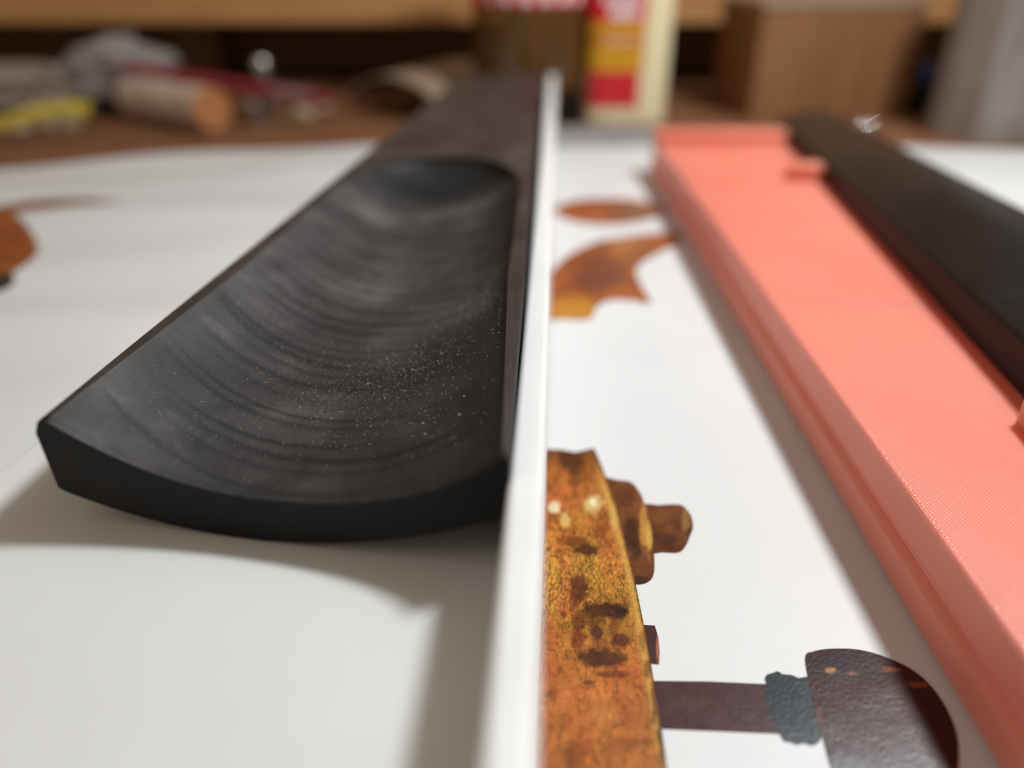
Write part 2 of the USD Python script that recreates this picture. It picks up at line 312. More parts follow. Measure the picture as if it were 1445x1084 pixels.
printed('printed_scroll', [(700, 634), (790, 635), (812, 639), (838, 633)] + [(x, y) for x, y in zip(edge_x, edge_y)][1:] + [(700, 1150)], scroll_base, [
    (806, 650, 14, 17, (62, 34, 16), .85), (810, 668, 8, 20, (96, 52, 22), .6), (842, 645, 8, 8, (110, 60, 24), .5),
    (838, 712, 10, 9, (222, 192, 124), .75), (836, 710, 4, 4, (246, 238, 205), .8), (798, 735, 5, 10, (222, 188, 110), .75), (781, 716, 7, 7, (240, 226, 185), .8),
    (812, 765, 16, 6, (104, 48, 24), .75), (824, 777, 15, 6, (66, 34, 20), .9), (846, 748, 7, 12, (130, 66, 30), .6), (866, 733, 5, 14, (210, 172, 92), .6),
    (818, 832, 11, 18, (78, 34, 22), .85), (810, 852, 6, 8, (100, 48, 26), .6), (795, 868, 4, 4, (90, 45, 20), .7),
    (856, 862, 27, 9, (48, 26, 18), .92), (872, 868, 10, 8, (46, 26, 20), .9), (818, 880, 7, 12, (92, 40, 22), .8), (816, 906, 9, 12, (104, 44, 24), .8), (841, 872, 11, 12, (84, 46, 24), .75), (842, 893, 8, 9, (66, 34, 26), .85),
    (866, 884, 6, 16, (112, 58, 28), .7), (876, 905, 12, 8, (76, 34, 28), .85), (845, 912, 13, 8, (120, 64, 34), .6), (845, 930, 30, 11, (70, 38, 26), .9), (862, 952, 18, 4, (98, 50, 26), .75), (831, 964, 7, 3, (70, 36, 20), .7),
    (880, 995, 16, 14, (140, 72, 38), .5), (890, 1020, 10, 10, (146, 72, 40), .5), (812, 1068, 14, 20, (110, 56, 30), .6), (880, 1052, 20, 8, (130, 66, 40), .5), (850, 1010, 20, 12, (200, 128, 70), .4),
    (925, 985, 5, 38, (92, 52, 30), .75), (933, 1040, 4, 50, (84, 60, 34), .75), (906, 905, 4, 12, (120, 78, 34), .6), (914, 945, 4, 10, (80, 50, 26), .6)],
    size=.00028, label='golden brown varnished scroll seen from behind')
def eared(px):
    x, y = px[:, 0], px[:, 1]
    n = meshkit.fbm(np.stack([x * .09, y * .09, np.zeros(len(x))], 1), 4, 8)[:, None]
    c = lin((106, 62, 34)) * (.45 + 1.1 * n)
    return c * (1.08 - .35 * np.clip((y - 790) / 40, 0, 1)[:, None])
ear = smooth_poly([(850, 678), (872, 678), (890, 681), (902, 694), (911, 716), (919, 748), (923, 782), (923, 808), (917, 820), (904, 825), (893, 822), (888, 800), (868, 730)], 5)
printed('printed_scroll_ear', ear, eared, [(908, 742, 5, 26, (196, 140, 66), .8), (916, 760, 4, 18, (214, 168, 84), .8), (890, 752, 10, 16, (54, 30, 18), .7), (898, 776, 8, 10, (50, 28, 18), .7), (878, 700, 12, 9, (92, 50, 26), .6), (906, 800, 9, 12, (112, 60, 34), .6), (896, 820, 14, 6, (48, 30, 22), .8)], lift=.00008, label='brown volute ear beside the scroll')
eye = smooth_poly([(906, 714), (930, 713), (955, 712), (966, 716), (975, 728), (978, 744), (974, 756), (968, 770), (958, 780), (935, 780), (918, 779), (912, 750)], 5)
printed('printed_scroll_eye', eye, lambda px: eared(px) * .92, [(930, 725, 16, 8, (120, 74, 42), .6), (938, 760, 16, 8, (66, 36, 22), .7), (968, 734, 5, 14, (150, 110, 66), .8), (973, 752, 4, 6, (70, 44, 28), .8), (945, 774, 18, 4, (84, 40, 22), .7)], lift=.00005, label='brown stub at the centre of the volute')
printed('printed_peg_end', [(904, 882), (924, 883), (929, 900), (931, 920), (930, 938), (918, 937), (912, 937)], (72, 44, 40), [(929, 915, 2.5, 16, (186, 120, 96), .7)], lift=.00005, label='small dark end of a peg')
shaft_base = lambda px: lin((72, 46, 46)) * (.7 + .6 * meshkit.fbm(np.stack([px[:, 0] * .07, px[:, 1] * .07, np.zeros(len(px))], 1), 3, 5)[:, None])
printed('printed_peg_shaft', [(915, 961), (1000, 962), (1090, 966), (1100, 1036), (1030, 1033), (932, 1029)], shaft_base, [(975, 992, 24, 8, (96, 66, 62), .4)], lift=.00005, label='dark purple brown peg shaft')
collar = smooth_poly([(1080, 956), (1100, 950), (1125, 956), (1148, 962), (1165, 1000), (1160, 1040), (1146, 1050), (1122, 1050), (1103, 1044), (1090, 1024), (1082, 990)], 5)
printed('printed_peg_collar', collar, lambda px: lin((50, 55, 60)) * (.4 + 1.0 * meshkit.fbm(np.stack([px[:, 0] * .22, px[:, 1] * .22, np.zeros(len(px))], 1), 3, 2)[:, None]), [], lift=.00008, wob=.0006, label='grey blue ribbed collar of the peg')
head = smooth_poly([(1136, 930), (1148, 920), (1175, 916), (1215, 918), (1255, 930), (1290, 948), (1318, 974), (1340, 1010), (1352, 1050), (1348, 1100), (1320, 1140), (1240, 1150), (1190, 1130), (1172, 1084), (1160, 1040), (1146, 985)], 6)
printed('printed_peg_head', head, lambda px: lin((60, 24, 22)) * (.8 + .4 * meshkit.fbm(np.stack([px[:, 0] * .03, px[:, 1] * .03, np.zeros(len(px))], 1), 3, 4)[:, None]), [(1195, 940, 60, 16, (44, 32, 36), .7), (1172, 947, 5, 3, (200, 140, 100), .7), (1202, 951, 5, 2.5, (170, 115, 95), .6), (1256, 946, 11, 3, (150, 84, 50), .8), (1295, 967, 12, 3, (150, 84, 48), .8), (1152, 1012, 6, 9, (130, 70, 64), .6), (1190, 1095, 26, 26, (90, 96, 104), .5)], lift=.00011, label='dark red brown rounded peg head')
def brown_print(px):
    n = meshkit.fbm(np.stack([px[:, 0] * .04, px[:, 1] * .09, np.zeros(len(px))], 1), 4, 6)[:, None]
    return lin((150, 84, 42)) * (.45 + 1.1 * n)
printed('printed_peg', smooth_poly([(782, 297), (800, 286), (835, 281), (880, 281), (915, 286), (940, 296), (915, 310), (870, 317), (825, 315), (795, 308)], 5), brown_print, [(885, 300, 30, 9, (96, 74, 66), .6), (830, 296, 26, 8, (170, 90, 56), .5)], size=.0016, label='small brown almond shape printed far off')
printed('printed_scroll_side', smooth_poly([(740, 400), (775, 385), (800, 362), (840, 342), (880, 335), (920, 330), (960, 330), (955, 345), (930, 357), (905, 372), (898, 385), (906, 405), (918, 428), (895, 425), (862, 424), (842, 434), (832, 451), (790, 451), (740, 452)], 5), brown_print,
        [(850, 385, 28, 22, (96, 56, 50), .7), (820, 395, 18, 8, (104, 58, 52), .6), (805, 440, 32, 16, (196, 136, 50), .85), (880, 345, 18, 8, (168, 116, 70), .6), (890, 415, 22, 8, (176, 92, 50), .5)], size=.0012, label='brown scroll printed in side view with a golden corner')
printed('printed_body_corner', smooth_poly([(-60, 312), (0, 303), (60, 294), (130, 291), (172, 295), (140, 303), (85, 309), (28, 316), (40, 328), (55, 350), (45, 375), (15, 398), (-20, 410), (-60, 400)], 5), brown_print,
        [(110, 299, 60, 7, (96, 66, 40), .7), (10, 350, 30, 22, (140, 68, 32), .6), (-5, 372, 20, 10, (92, 60, 40), .5)], size=.0016, label='brown instrument corner at the left margin')
printed('printed_dark_stub', smooth_poly([(-30, 404), (5, 397), (22, 396), (20, 410), (0, 420), (-30, 424)], 5), (46, 50, 42), [], size=.002, lift=.0002, label='small dark green stub below the printed corner')

# ------------------------------------------------------------------ white jig (base and rib) and the ebony fingerboard on it
TOPZ, BASEZ, WALLZ = .0375, .0189, .0338
kx = .0553
jig = thing('white_jig', (0, 0, 0), 'white plastic jig with a long upright rib, under the hollowed black fingerboard', 'jig')
wx = lambda y: kx * y - .0001
WT = .0044
bl = [P(-240, 850, BASEZ), P(0, 663, BASEZ), P(480, 300, BASEZ)]
bdir = (bl[2] - bl[1])[:2] / (bl[2] - bl[1])[1]
b0 = bl[1][:2] + bdir * (-.03 - bl[1][1]); b1 = bl[1][:2] + bdir * (.40 - bl[1][1])
obj('base_plate', rounded_prism([tuple(b0), (wx(-.03) - WT + .0003, -.03), (wx(.40) - WT + .0003, .40), tuple(b1)], .0010, BASEZ, .0005), 'white_plastic', jig)
obj('rib', rounded_prism([(wx(-.03) - WT, -.03), (wx(-.03), -.03), (wx(.425), .425), (wx(.425) - WT, .425)], .0011, WALLZ, .0011, 5), 'rib_plastic_lit', jig, smooth=40)

DROP = .0020                                                   # the board is rolled: its left rim sits lower
NL, NR, FL, FR = (P(*q, TOPZ - d)[:2] for q, d in (((48, 590), DROP), ((719, 641), 0), ((650, 108), DROP * .66), ((764, 104), 0)))
def roll(A):
    """lower the points towards the left rim"""
    A = np.array(A, float); e = (NR - NL); ax = (FL + FR - NL - NR); ax = ax / np.linalg.norm(ax); n = np.array([ax[1], -ax[0]])
    s_ = np.clip((A[..., :2] - (NL + NR) / 2) @ ax / LEN, 0, 1); w = (NR - NL) @ n * (1 - s_) + (FR - FL) @ n * s_
    right = (A[..., :2] - (NR + (FR - NR) * s_[..., None])) @ n / w
    A[..., 2] += right * DROP * (1 - .34 * s_) + 0
    return A
fb = thing('ebony_fingerboard', (0, 0, 0), 'black ebony fingerboard lying upside down with its hollowed underside up, against the white rib', 'fingerboard')
def pl(s, t):
    s, t = np.broadcast_arrays(np.asarray(s, float), np.asarray(t, float))
    L_ = NL + (FL - NL) * s[..., None]; R_ = NR + (FR - NR) * s[..., None]
    return L_ + (R_ - L_) * t[..., None]
LEN = np.linalg.norm((FL + FR) / 2 - (NL + NR) / 2)
tl, tr = .072, .948                                             # rims beside the scoop
# scoop end along the board
def s_at(u, v):
    p = P(u, v, TOPZ)[:2]; lo, hi = 0., 1.
    ss = np.linspace(0, 1, 2000); t = .5; m = pl(ss, np.full(2000, .5)); d = (FL + FR - NL - NR); d /= np.linalg.norm(d)
    return ss[np.argmin(np.abs((m - p) @ d))]
s_tip, s_sideL, s_sideR = s_at(640, 218), s_at(480, 258), s_at(736, 258)
def tlr(s):
    k_ = np.clip(1 - np.asarray(s) / (min(s_sideL, s_sideR) * .5), 0, 1); return tl - .042 * k_, tr + .038 * k_
def s_b(u):
    a = np.abs(u) ** 2.6; e = np.sqrt(np.clip(1 - a, 0, 1)); side = np.where(u < 0, s_sideL, s_sideR) - .01
    return side + (s_tip - side) * e
# positions of the chatter marks left by the scraper, in mm from the near end
marks = [(m, RNG.uniform(.25, .75), RNG.uniform(.45, 1.0), RNG.uniform(-.75, .35), RNG.uniform(.5, 1.2), RNG.uniform(-1.5, .6)) for m in np.cumsum(RNG.uniform(2.2, 5.2, 60)) if m < 150]
def chatter(y, u):
    """(relief, tint) at y mm from the near end, u across -1..1"""
    z = np.zeros_like(y); c = np.zeros_like(y)
    wig = .9 * (meshkit.noise(np.stack([u * 2.2, y * .02, np.zeros_like(y)], -1), 5) - .5) + .25 * (meshkit.noise(np.stack([u * 18, y * .3, np.zeros_like(y)], -1), 6) - .5)
    for m, w, k, uc, uw, sl in marks:
        d = (y - m - wig - sl * u + 8 * (1 - u * u)) / w; f = np.clip(1.4 - np.abs(u - uc) / uw, 0, 1)
        g = np.exp(-np.abs(d) ** 1.5 * np.where(d > 0, 1, .45)) * k * f; c = np.maximum(c, g); z -= g * .07
        z += np.where((d > 0) & (d < 5), (1 - d / 5) * .03 * f * k, 0)
    fine = np.sin(y * 2 * np.pi / .95 + 8 * (1 - u * u) * 2 * np.pi / .95 + 3 * meshkit.noise(np.stack([u * 3, y * .4, np.zeros_like(y)], -1), 2)) * np.clip((y - 60) / 40, 0, 1)
    return z + fine * .012, c + .18 * (fine < -.3)
nq, nt = 420, 170
tt = tl + (tr - tl) * (.5 - .5 * np.cos(np.linspace(0, np.pi, nt))); tt = .6 * tt + .4 * np.linspace(tl, tr, nt)
uu = (tt - tl) / (tr - tl) * 2 - 1
DMAX = .0096
def scoop_pts():
    q = np.linspace(0, 1, nq)[:, None] ** 1.0
    S = q * s_b(uu)[None, :]; a_, b_ = tlr(S); T = a_ + (b_ - a_) * (tt[None, :] - tl) / (tr - tl); U = np.broadcast_to(uu, S.shape)
    xy = pl(S, T); ymm = S * LEN * 1000
    q0 = np.clip((s_b(uu)[None, :] - S) * LEN / .034, 0, 1)
    endf = np.sqrt(np.clip(1 - (1 - q0) ** 2.2, 0, 1))
    cu = U - .12 * (1 - U ** 2)
    cross = np.clip(1 - np.abs(cu) ** 2.3, 0, 1) ** .85
    cross = np.where(U > 0, np.clip(1 - np.abs(U) ** (2.3 + 1.6 * np.clip(ymm / 70, 0, 1)), 0, 1) ** .85, np.clip(1 - np.abs(U) ** 2.1, 0, 1))
    depth = DMAX * cross * endf * (1.0 - .36 * S)
    rel, tint = chatter(ymm, U)
    fade = np.clip(depth / .0012, 0, 1)
    z = TOPZ - depth + rel * .001 * fade - .0005 * np.exp(-(S * LEN / .0008) ** 2)
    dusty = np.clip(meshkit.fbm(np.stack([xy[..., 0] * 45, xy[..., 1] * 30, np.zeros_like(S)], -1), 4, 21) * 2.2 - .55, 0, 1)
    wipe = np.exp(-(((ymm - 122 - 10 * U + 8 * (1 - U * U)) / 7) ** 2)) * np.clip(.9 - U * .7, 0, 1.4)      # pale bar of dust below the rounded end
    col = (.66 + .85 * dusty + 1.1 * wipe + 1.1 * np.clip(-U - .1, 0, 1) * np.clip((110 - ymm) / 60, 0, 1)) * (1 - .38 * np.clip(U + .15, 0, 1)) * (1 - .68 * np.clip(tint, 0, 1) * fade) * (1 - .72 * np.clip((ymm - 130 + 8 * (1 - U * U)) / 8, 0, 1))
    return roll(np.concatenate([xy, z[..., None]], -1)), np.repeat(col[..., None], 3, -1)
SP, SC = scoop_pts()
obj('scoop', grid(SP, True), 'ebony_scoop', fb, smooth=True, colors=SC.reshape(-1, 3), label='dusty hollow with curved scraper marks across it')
# flat gluing face beyond the scoop and the two rims, rounded over at the outside
def flat(rows_s, rows_t):
    S, T = rows_s, rows_t; return roll(np.concatenate([pl(S, T), np.full(S.shape + (1,), TOPZ)], -1))
k = np.linspace(0, 1, 60)[:, None]; sb = s_b(uu)[None, :]
face = grid(flat(sb + k * (1 - sb), np.broadcast_to(tt, (60, nt))), True)
sv = np.linspace(0, 1, 160)[:, None]
ch = np.array([0.0, .25, .6, 1.0])
tla, tra = tlr(sv); k12 = np.linspace(0, 1, 12)[None, :]
Lr = flat(np.broadcast_to(sv, (160, 12)), .016 + (tla - .016) * k12); Rr = flat(np.broadcast_to(sv, (160, 12)), tra + (.994 - tra) * k12)
for R_ in (Lr, Rr): R_[..., 2] -= .0005 * np.exp(-(np.broadcast_to(sv, (160, 12)) * LEN / .0008) ** 2)
obj('gluing_face', face, 'ebony_face', fb, smooth=True, label='flat brownish gluing face')
obj('left_rim' if False else 'rim', grid(Lr, True), 'ebony_face', fb, smooth=True); obj('rim', grid(Rr, True), 'ebony_face', fb, smooth=True)
# body: side walls, arched playing surface underneath, both end faces
def section(s):
    w = np.linalg.norm(pl(s, 1.) - pl(s, 0.)); th, sag = .0106, .0060 * (w / .059) ** 1.3
    ta = np.linspace(0, 1, 41); arch = TOPZ - th - .0012 * (1 - 2 * ta) - sag * (1 - (2 * ta - 1) ** 2)
    prof = [(.016, TOPZ), (.004, TOPZ - .0006), (-.010, TOPZ - .0024), (-.004, arch[0] + .0006)] + [(a * .984 + .008, z) for a, z in zip(ta, arch)] + [(.998, arch[-1] + .0006), (1.0, TOPZ - .0012), (.994, TOPZ)]
    t = np.array([p[0] for p in prof]); z = np.array([p[1] for p in prof])
    A = roll(np.concatenate([pl(np.full(len(t), s), t), z[:, None]], -1)); A[:, 2] = np.maximum(A[:, 2], BASEZ + .00015); return A
svals = np.concatenate([[0.0], np.linspace(.004, 1, 60)])
body = np.stack([section(s) for s in svals])
bm = grid(body, False); bm_parts = [bm]
top_near = np.concatenate([Lr[0], SP[0][1:-1], Rr[0]], 0)
def endcap(top, sec):
    """closed end face in the vertical plane through the outline"""
    o = top[0, :2]; ax = top[-1, :2] - o; ax = ax / np.linalg.norm(ax)
    loop = np.vstack([top, sec[1:-1][::-1]])
    xz = np.column_stack([(loop[:, :2] - o) @ ax, loop[:, 2]])
    v, f = trimesh.creation.triangulate_polygon(Polygon(xz).buffer(0), engine='earcut')
    return trimesh.Trimesh(np.column_stack([o + v[:, :1] * ax, v[:, 1]]), f, process=False)
near = endcap(top_near, section(0.0)); far = endcap(flat(np.ones((1, 30)), np.linspace(.016, .994, 30)[None, :])[0], section(1.0)); far.invert()
obj('body', cat_([bm, near, far]), 'ebony_side', fb, smooth=35, label='dark sides and arched near end')
# loose grains of sanding dust lying in the scoop: far too many to count
grains = []
base = trimesh.creation.icosphere(subdivisions=0)
def scoop_at(s, u):
    i = np.clip(int(s * nq), 0, nq - 1); j = np.clip(int(np.searchsorted(uu, u)), 0, nt - 1); return SP[i, j]
def q_u(u, v):
    p = P(u, v, TOPZ - .006)[:2]; s_ = s_at(u, v); a, b = pl(s_, 0.), pl(s_, 1.); return s_ / s_tip, ((p - a) @ (b - a) / ((b - a) @ (b - a)) - tl) / (tr - tl) * 2 - 1
clus = [(q_u(530, 470), .05, .30, .34), (q_u(600, 440), .03, .14, .12), (q_u(670, 380), .07, .22, .16), (q_u(440, 385), .05, .18, .10), (q_u(360, 520), .05, .25, .06)]
for _ in range(2200):
    k_ = RNG.random(); s_, u_ = RNG.uniform(.05, .97), RNG.uniform(-.92, .95)
    for (c_, ds, du, pr_) in clus:
        if k_ < pr_: s_, u_ = np.clip(RNG.normal(c_[0], ds), .02, .97), np.clip(RNG.normal(c_[1], du), -.92, .95); break
        k_ -= pr_
    p = scoop_at(s_, u_); r = RNG.uniform(.000035, .00008) * (1.7 if RNG.random() < .06 else 1)
    g = base.copy(); g.apply_scale([r * RNG.uniform(.7, 1.6), r, r * .6]); g.apply_translation(p + [0, 0, r * .4]); grains.append(g)
obj('wood_dust', cat_(grains), 'dust', label='pale grains of sanding dust lying in the black hollow', cat='dust', kind='stuff')

# ------------------------------------------------------------------ coral printed jig with a second fingerboard on it
CZ = .016
cj = thing('coral_jig', (0, 0, 0), 'long coral pink 3D printed plastic jig with a grooved side, right of the white rib', 'jig')
c_far = .352; c_near = .02
cl = lambda y: .0600 + .004 * np.clip((y - .06) / .3, -1, 1)
r0, r1 = P(1432, 551, CZ), P(1100, 190, CZ)
rx = lambda y: r0[0] + (r1[0] - r0[0]) * (y - r0[1]) / (r1[1] - r0[1])
prof = [(.0010, .0006), (.0, .0010), (.0, .0062), (.0014, .0074), (.0016, .0080), (.0006, .0094), (.0001, .0152), (.00025, .0157), (.0006, CZ)]
yv = np.linspace(c_near, c_far, 120)
side = np.stack([[(cl(y) + o, y, z) for o, z in prof] for y in yv])
obj('side_wall', grid(side, True), 'coral_side', cj, smooth=30, label='grooved side with fine print layers')
W2 = .016
topA = np.stack([[(cl(y) + .0006 + (rx(y) + W2 - cl(y) - .0006) * t, y, CZ) for t in np.linspace(0, 1, 10)] for y in yv])
obj('top_skin', grid(topA, True), 'coral_top', cj, label='flat top with diagonal print lines')
def vwall(p, q, z0, z1): return grid(np.array([[(*p, z0), (*q, z0)], [(*p, z1), (*q, z1)]]))
pr = [(x, z) for x, z in prof]
def cap(y, flip):
    pts = [(cl(y) + o, z) for o, z in prof] + [(rx(y) + W2, CZ), (rx(y) + W2, .0006)]
    v, f = trimesh.creation.triangulate_polygon(Polygon(pts), engine='earcut'); m = trimesh.Trimesh(np.column_stack([v[:, 0], np.full(len(v), y), v[:, 1]]), f, process=False)
    return m
obj('body', cat_([cap(c_far, 0), cap(c_near, 1), vwall((rx(c_near) + W2, c_near), (rx(c_far) + W2, c_far), .0006, CZ)]), 'coral_side', cj)
obj('end_lip', rounded_prism([(cl(c_far) + .0003, c_far - .011), (rx(c_far) + .001, c_far - .011), (rx(c_far) + .001, c_far), (cl(c_far) + .0003, c_far)], CZ - .0005, CZ + .0048, .0006), 'coral_side', cj, smooth=40, label='raised lip across the far end')
for (u, v, w_, hgt) in ((1133, 256, .0135, .0056), (1478, 634, .0068, .0052)):
    c = P(u, v, CZ); x1 = rx(c[1]) + .0015; x0 = x1 - w_; d = np.array([(r1 - r0)[0] / (r1 - r0)[1], 1.0])
    obj('locating_tab', rounded_prism([(x0, c[1]), (x1, c[1]), (x1 + d[0] * .008, c[1] + .008), (x0 + d[0] * .008, c[1] + .008)], CZ - .0005, CZ + hgt, .0006), 'coral_side', cj, smooth=40)
sl0, sl1 = P(1120, 424, CZ), P(1322, 433, CZ)
n_ = 60; tsm = np.linspace(0, 1, n_)
obj('seam', tube([sl0 + (sl1 - sl0) * t + np.array([0, .0003 * math.sin(t * 9), .00001]) for t in tsm], 0.00035 * np.sin(np.pi * np.clip(tsm, .02, .98)) ** .5, 6), 'coral_side', cj, smooth=True, label='faint seam across the top')
sc0, sc1 = P(1328, 706, CZ), P(1412, 632, CZ)
beads = []; yb = .055; b0_ = trimesh.creation.icosphere(subdivisions=1)
while yb < .20:
    g = b0_.copy(); r = RNG.uniform(.00014, .00024) * (.7 if yb > .11 else 1); g.apply_scale([r * 1.6, r * 1.25, r * .45]); g.apply_translation([cl(yb) + .0012 + RNG.uniform(-.00012, .00015), yb, CZ]); beads.append(g); yb += .00066 * RNG.uniform(.85, 1.15)
obj('edge_beads', cat_(beads), 'coral_bead', cj, smooth=True, kind='stuff', label='row of tiny print blobs along the top edge')

f2 = thing('ebony_fingerboard', (0, 0, 0), 'polished black fingerboard with its arched playing side up, lying on the coral jig', 'fingerboard')
y0_, y1_ = .050, .366
rows = []
for y in np.linspace(y0_, y1_, 70):
    f = (y - y0_) / (y1_ - y0_); xl = rx(y); w = .049 - .018 * f; hs = .0108 - .0054 * f; ar = .0092 - .0046 * f
    cs = [(xl, CZ + .0003), (xl - .0002, CZ + .0010), (xl - .0003, CZ + hs - .0008), (xl + .0002, CZ + hs)]
    for t in np.linspace(0.02, 1, 40): cs.append((xl + w * t, CZ + hs + ar * (1 - (2 * t - 1) ** 2)))
    cs += [(xl + w + .0002, CZ + hs - .001), (xl + w, CZ + .0003)]
    rows.append([(a, y, b) for a, b in cs])
rows = np.array(rows)
side2 = grid(rows[:, :4], False); side2.invert() if False else None
obj('playing_surface', grid(rows[:, 3:-1], True), 'ebony_polished', f2, smooth=True, label='arched polished playing surface')
def fan(r):
    c = r.mean(0); V = np.vstack([r, c]); n = len(r); return trimesh.Trimesh(V, [(i, (i + 1) % n, n) for i in range(n)], process=False)
obj('side', cat_([grid(rows[:, :4], True), grid(rows[:, -2:], True), fan(rows[0]), fan(rows[-1])]), 'ebony_side', f2)

# ------------------------------------------------------------------ things at the back of the bench
# wooden box
C, R_, B = P(1056, 169, BZ), P(1272, 163, BZ), P(978, 156, BZ)
ux = (R_ - C)[:2]; ww = np.linalg.norm(ux); ux /= ww; uy = np.array([-ux[1], ux[0]]); dd = .062
bx = thing('wooden_box', (C[0], C[1], BZ), 'plain orange brown wooden box behind the second fingerboard', 'box', rotz=math.degrees(math.atan2(ux[1], ux[0])))
H = .0625
obj('front_panel', rounded_prism([(0, 0), (ww, 0), (ww, .006), (0, .006)], .0003, H, .0008), 'box_wood', bx)
obj('back_panel', rounded_prism([(0, dd - .006), (ww, dd - .006), (ww, dd), (0, dd)], .0003, H, .0008), 'box_wood', bx)
obj('end_panel', rounded_prism([(0.0003, .0062), (.006, .0062), (.006, dd - .0062), (0.0003, dd - .0062)], .0003, H, .0008), 'box_wood', bx)
obj('end_panel', rounded_prism([(ww - .006, .0062), (ww - .0003, .0062), (ww - .0003, dd - .0062), (ww - .006, dd - .0062)], .0003, H, .0008), 'box_wood', bx)
obj('lid', rounded_prism([(-.0008, -.0008), (ww + .0008, -.0008), (ww + .0008, dd + .0008), (-.0008, dd + .0008)], H + .0003, H + .004, .001), 'tan_wood', bx, label='paler lid on top')
# grey weathered post
gp = P(1412, 206, BZ)
gpost = thing('weathered_block', (gp[0] + .012, gp[1] + .028, BZ), 'grey brown weathered wooden block standing right of the wooden box', 'wood block', rotz=14)
ring = []
for k_ in range(24):
    a = 2 * math.pi * k_ / 24; rr = .034 * (abs(math.cos(a)) ** 4 + abs(math.sin(a)) ** 4) ** -.25 * (1 + .03 * math.sin(5 * a)); ring.append((rr * math.cos(a), rr * math.sin(a) * .8))
obj('block', rounded_prism(ring, .0003, .11, .002), 'grey_wood', gpost, smooth=35)
# blue cap in the gap
bp = Q(1328, 108, .50)
bc = thing('blue_cap', (bp[0], .515, BZ), 'small dark bottle with a blue cap between box and grey block', 'bottle')
zc = bp[2] - BZ
obj('bottle', lathe([(0, .0003), (.009, .0003), (.010, .002), (.010, zc - .010), (.0065, zc - .006), (.0065, zc - .004), (0, zc - .004)]), 'amber_base', bc, smooth=40)
obj('cap', lathe([(0, zc - .0038), (.0085, zc - .0038), (.0088, zc + .004), (.008, zc + .005), (0, zc + .005)]), 'blue_plastic', bc, smooth=40)
# glue bottle
gb = P(884, 176, BZ)
bt = thing('glue_bottle', (gb[0] - .001, gb[1] + .012, BZ), 'cream plastic glue bottle with a red and yellow label beside the amber jar', 'bottle', rotz=-4)
def srect(w, d, n=40, e=4.5):
    a = np.linspace(0, 2 * np.pi, n, endpoint=False); r = (np.abs(np.cos(a) ) ** e + np.abs(np.sin(a)) ** e) ** (-1 / e)
    return np.column_stack([w * r * np.cos(a), d * r * np.sin(a)])
bw, bd, bh = .0245, .015, .105
lev = [(.94, .0003), (1, .003), (1, .085), (.93, .093), (.70, bh - .004), (.42, bh), (.40, bh + .012)]
obj('bottle_body', cat_([grid(np.stack([np.column_stack([srect(bw * s_, bd * s_), np.full(40, z)])[list(range(40)) + [0]] for s_, z in lev]), True)]), 'cream_plastic', bt, smooth=50)
obj('cap', lathe([(0, bh + .012), (.011, bh + .012), (.010, bh + .022), (.004, bh + .034), (0, bh + .035)]), 'label_red', bt, smooth=40)
def wrap(z0, z1, x0, x1, off=.0002):
    ring_ = srect(bw + off, bd + off, 400); ring_ = ring_[(ring_[:, 1] < 0)]; ring_ = ring_[np.argsort(ring_[:, 0])]
    sel = ring_[(ring_[:, 0] >= x0) & (ring_[:, 0] <= x1)]
    return grid(np.stack([np.column_stack([sel, np.full(len(sel), z0)]), np.column_stack([sel, np.full(len(sel), z1)])]), True)
yb_ = gb[1] - .003
zz = lambda v: Q(870, v, yb_)[2] - BZ
xl_, xr_ = -bw, .0085
lab = [('label_red', zz(152), zz(101)), ('label_ochre', zz(101), zz(64)), ('label_orange', zz(64), zz(49)), ('label_ochre', zz(49), zz(32)), ('label_red', zz(32), zz(-60))]
for i_, (mt, z0, z1) in enumerate(lab):
    obj('label_band', wrap(z0, z1, xl_ + (.002 if i_ == 0 else -.01), xr_ - .001 * (i_ == 0)), mt, bt)
for v0, v1, x0, x1 in ((28, 10, -.012, .005), (6, -8, -.016, .006), (60, 56, -.014, .004)):
    n_l = 5
    for q_ in range(n_l):
        a = x0 + (x1 - x0) * q_ / n_l; obj('label_mark', wrap(zz(v0), zz(v1), a, a + (x1 - x0) / n_l * .78, .0005), 'label_white', bt)
# amber jar
jb = P(746, 172, BZ)
jr = .034
jar = thing('amber_jar', (Q(746, 100, .49)[0], .492, BZ), 'dark amber glass jar with a red label, behind the far end of the fingerboard', 'jar')
obj('glass', lathe([(0, .020), (jr - .001, .020), (jr, .024), (jr, .096), (jr * .92, .104), (jr * .7, .110), (jr * .7, .118), (0, .118)], 64), 'amber_glass', jar, smooth=40)
obj('foot', lathe([(0, .0003), (jr - .002, .0003), (jr - .0012, .002), (jr - .0012, .0199), (0, .0199)], 64), 'amber_base', jar, smooth=40)
obj('lid', lathe([(0, .1183), (jr * .78, .1183), (jr * .80, .120), (jr * .80, .134), (jr * .76, .136), (0, .136)], 48), 'label_red', jar, smooth=40)
zj = lambda v: Q(746, v, .458)[2] - BZ
def band(r, z0, z1, a0, a1, n=40):
    a = np.linspace(a0, a1, n); return grid(np.stack([np.column_stack([r * np.cos(a), r * np.sin(a), np.full(n, z)]) for z in (z0, z1)]), True)
obj('label', band(jr + .0002, zj(9), .094, -math.pi, 0, 60), 'label_red', jar)
for a in np.linspace(-2.35, -.75, 6): obj('label_mark', band(jr + .0005, zj(6), zj(-12), a, a + .14, 5), 'label_white', jar)
simple('jar_ochre', (.22, .10, .012), .3)
obj('label_mark', band(jr + .0004, zj(31), zj(16), -2.9, -2.0, 20), 'jar_ochre', jar, label='yellowish strip low on the jar')
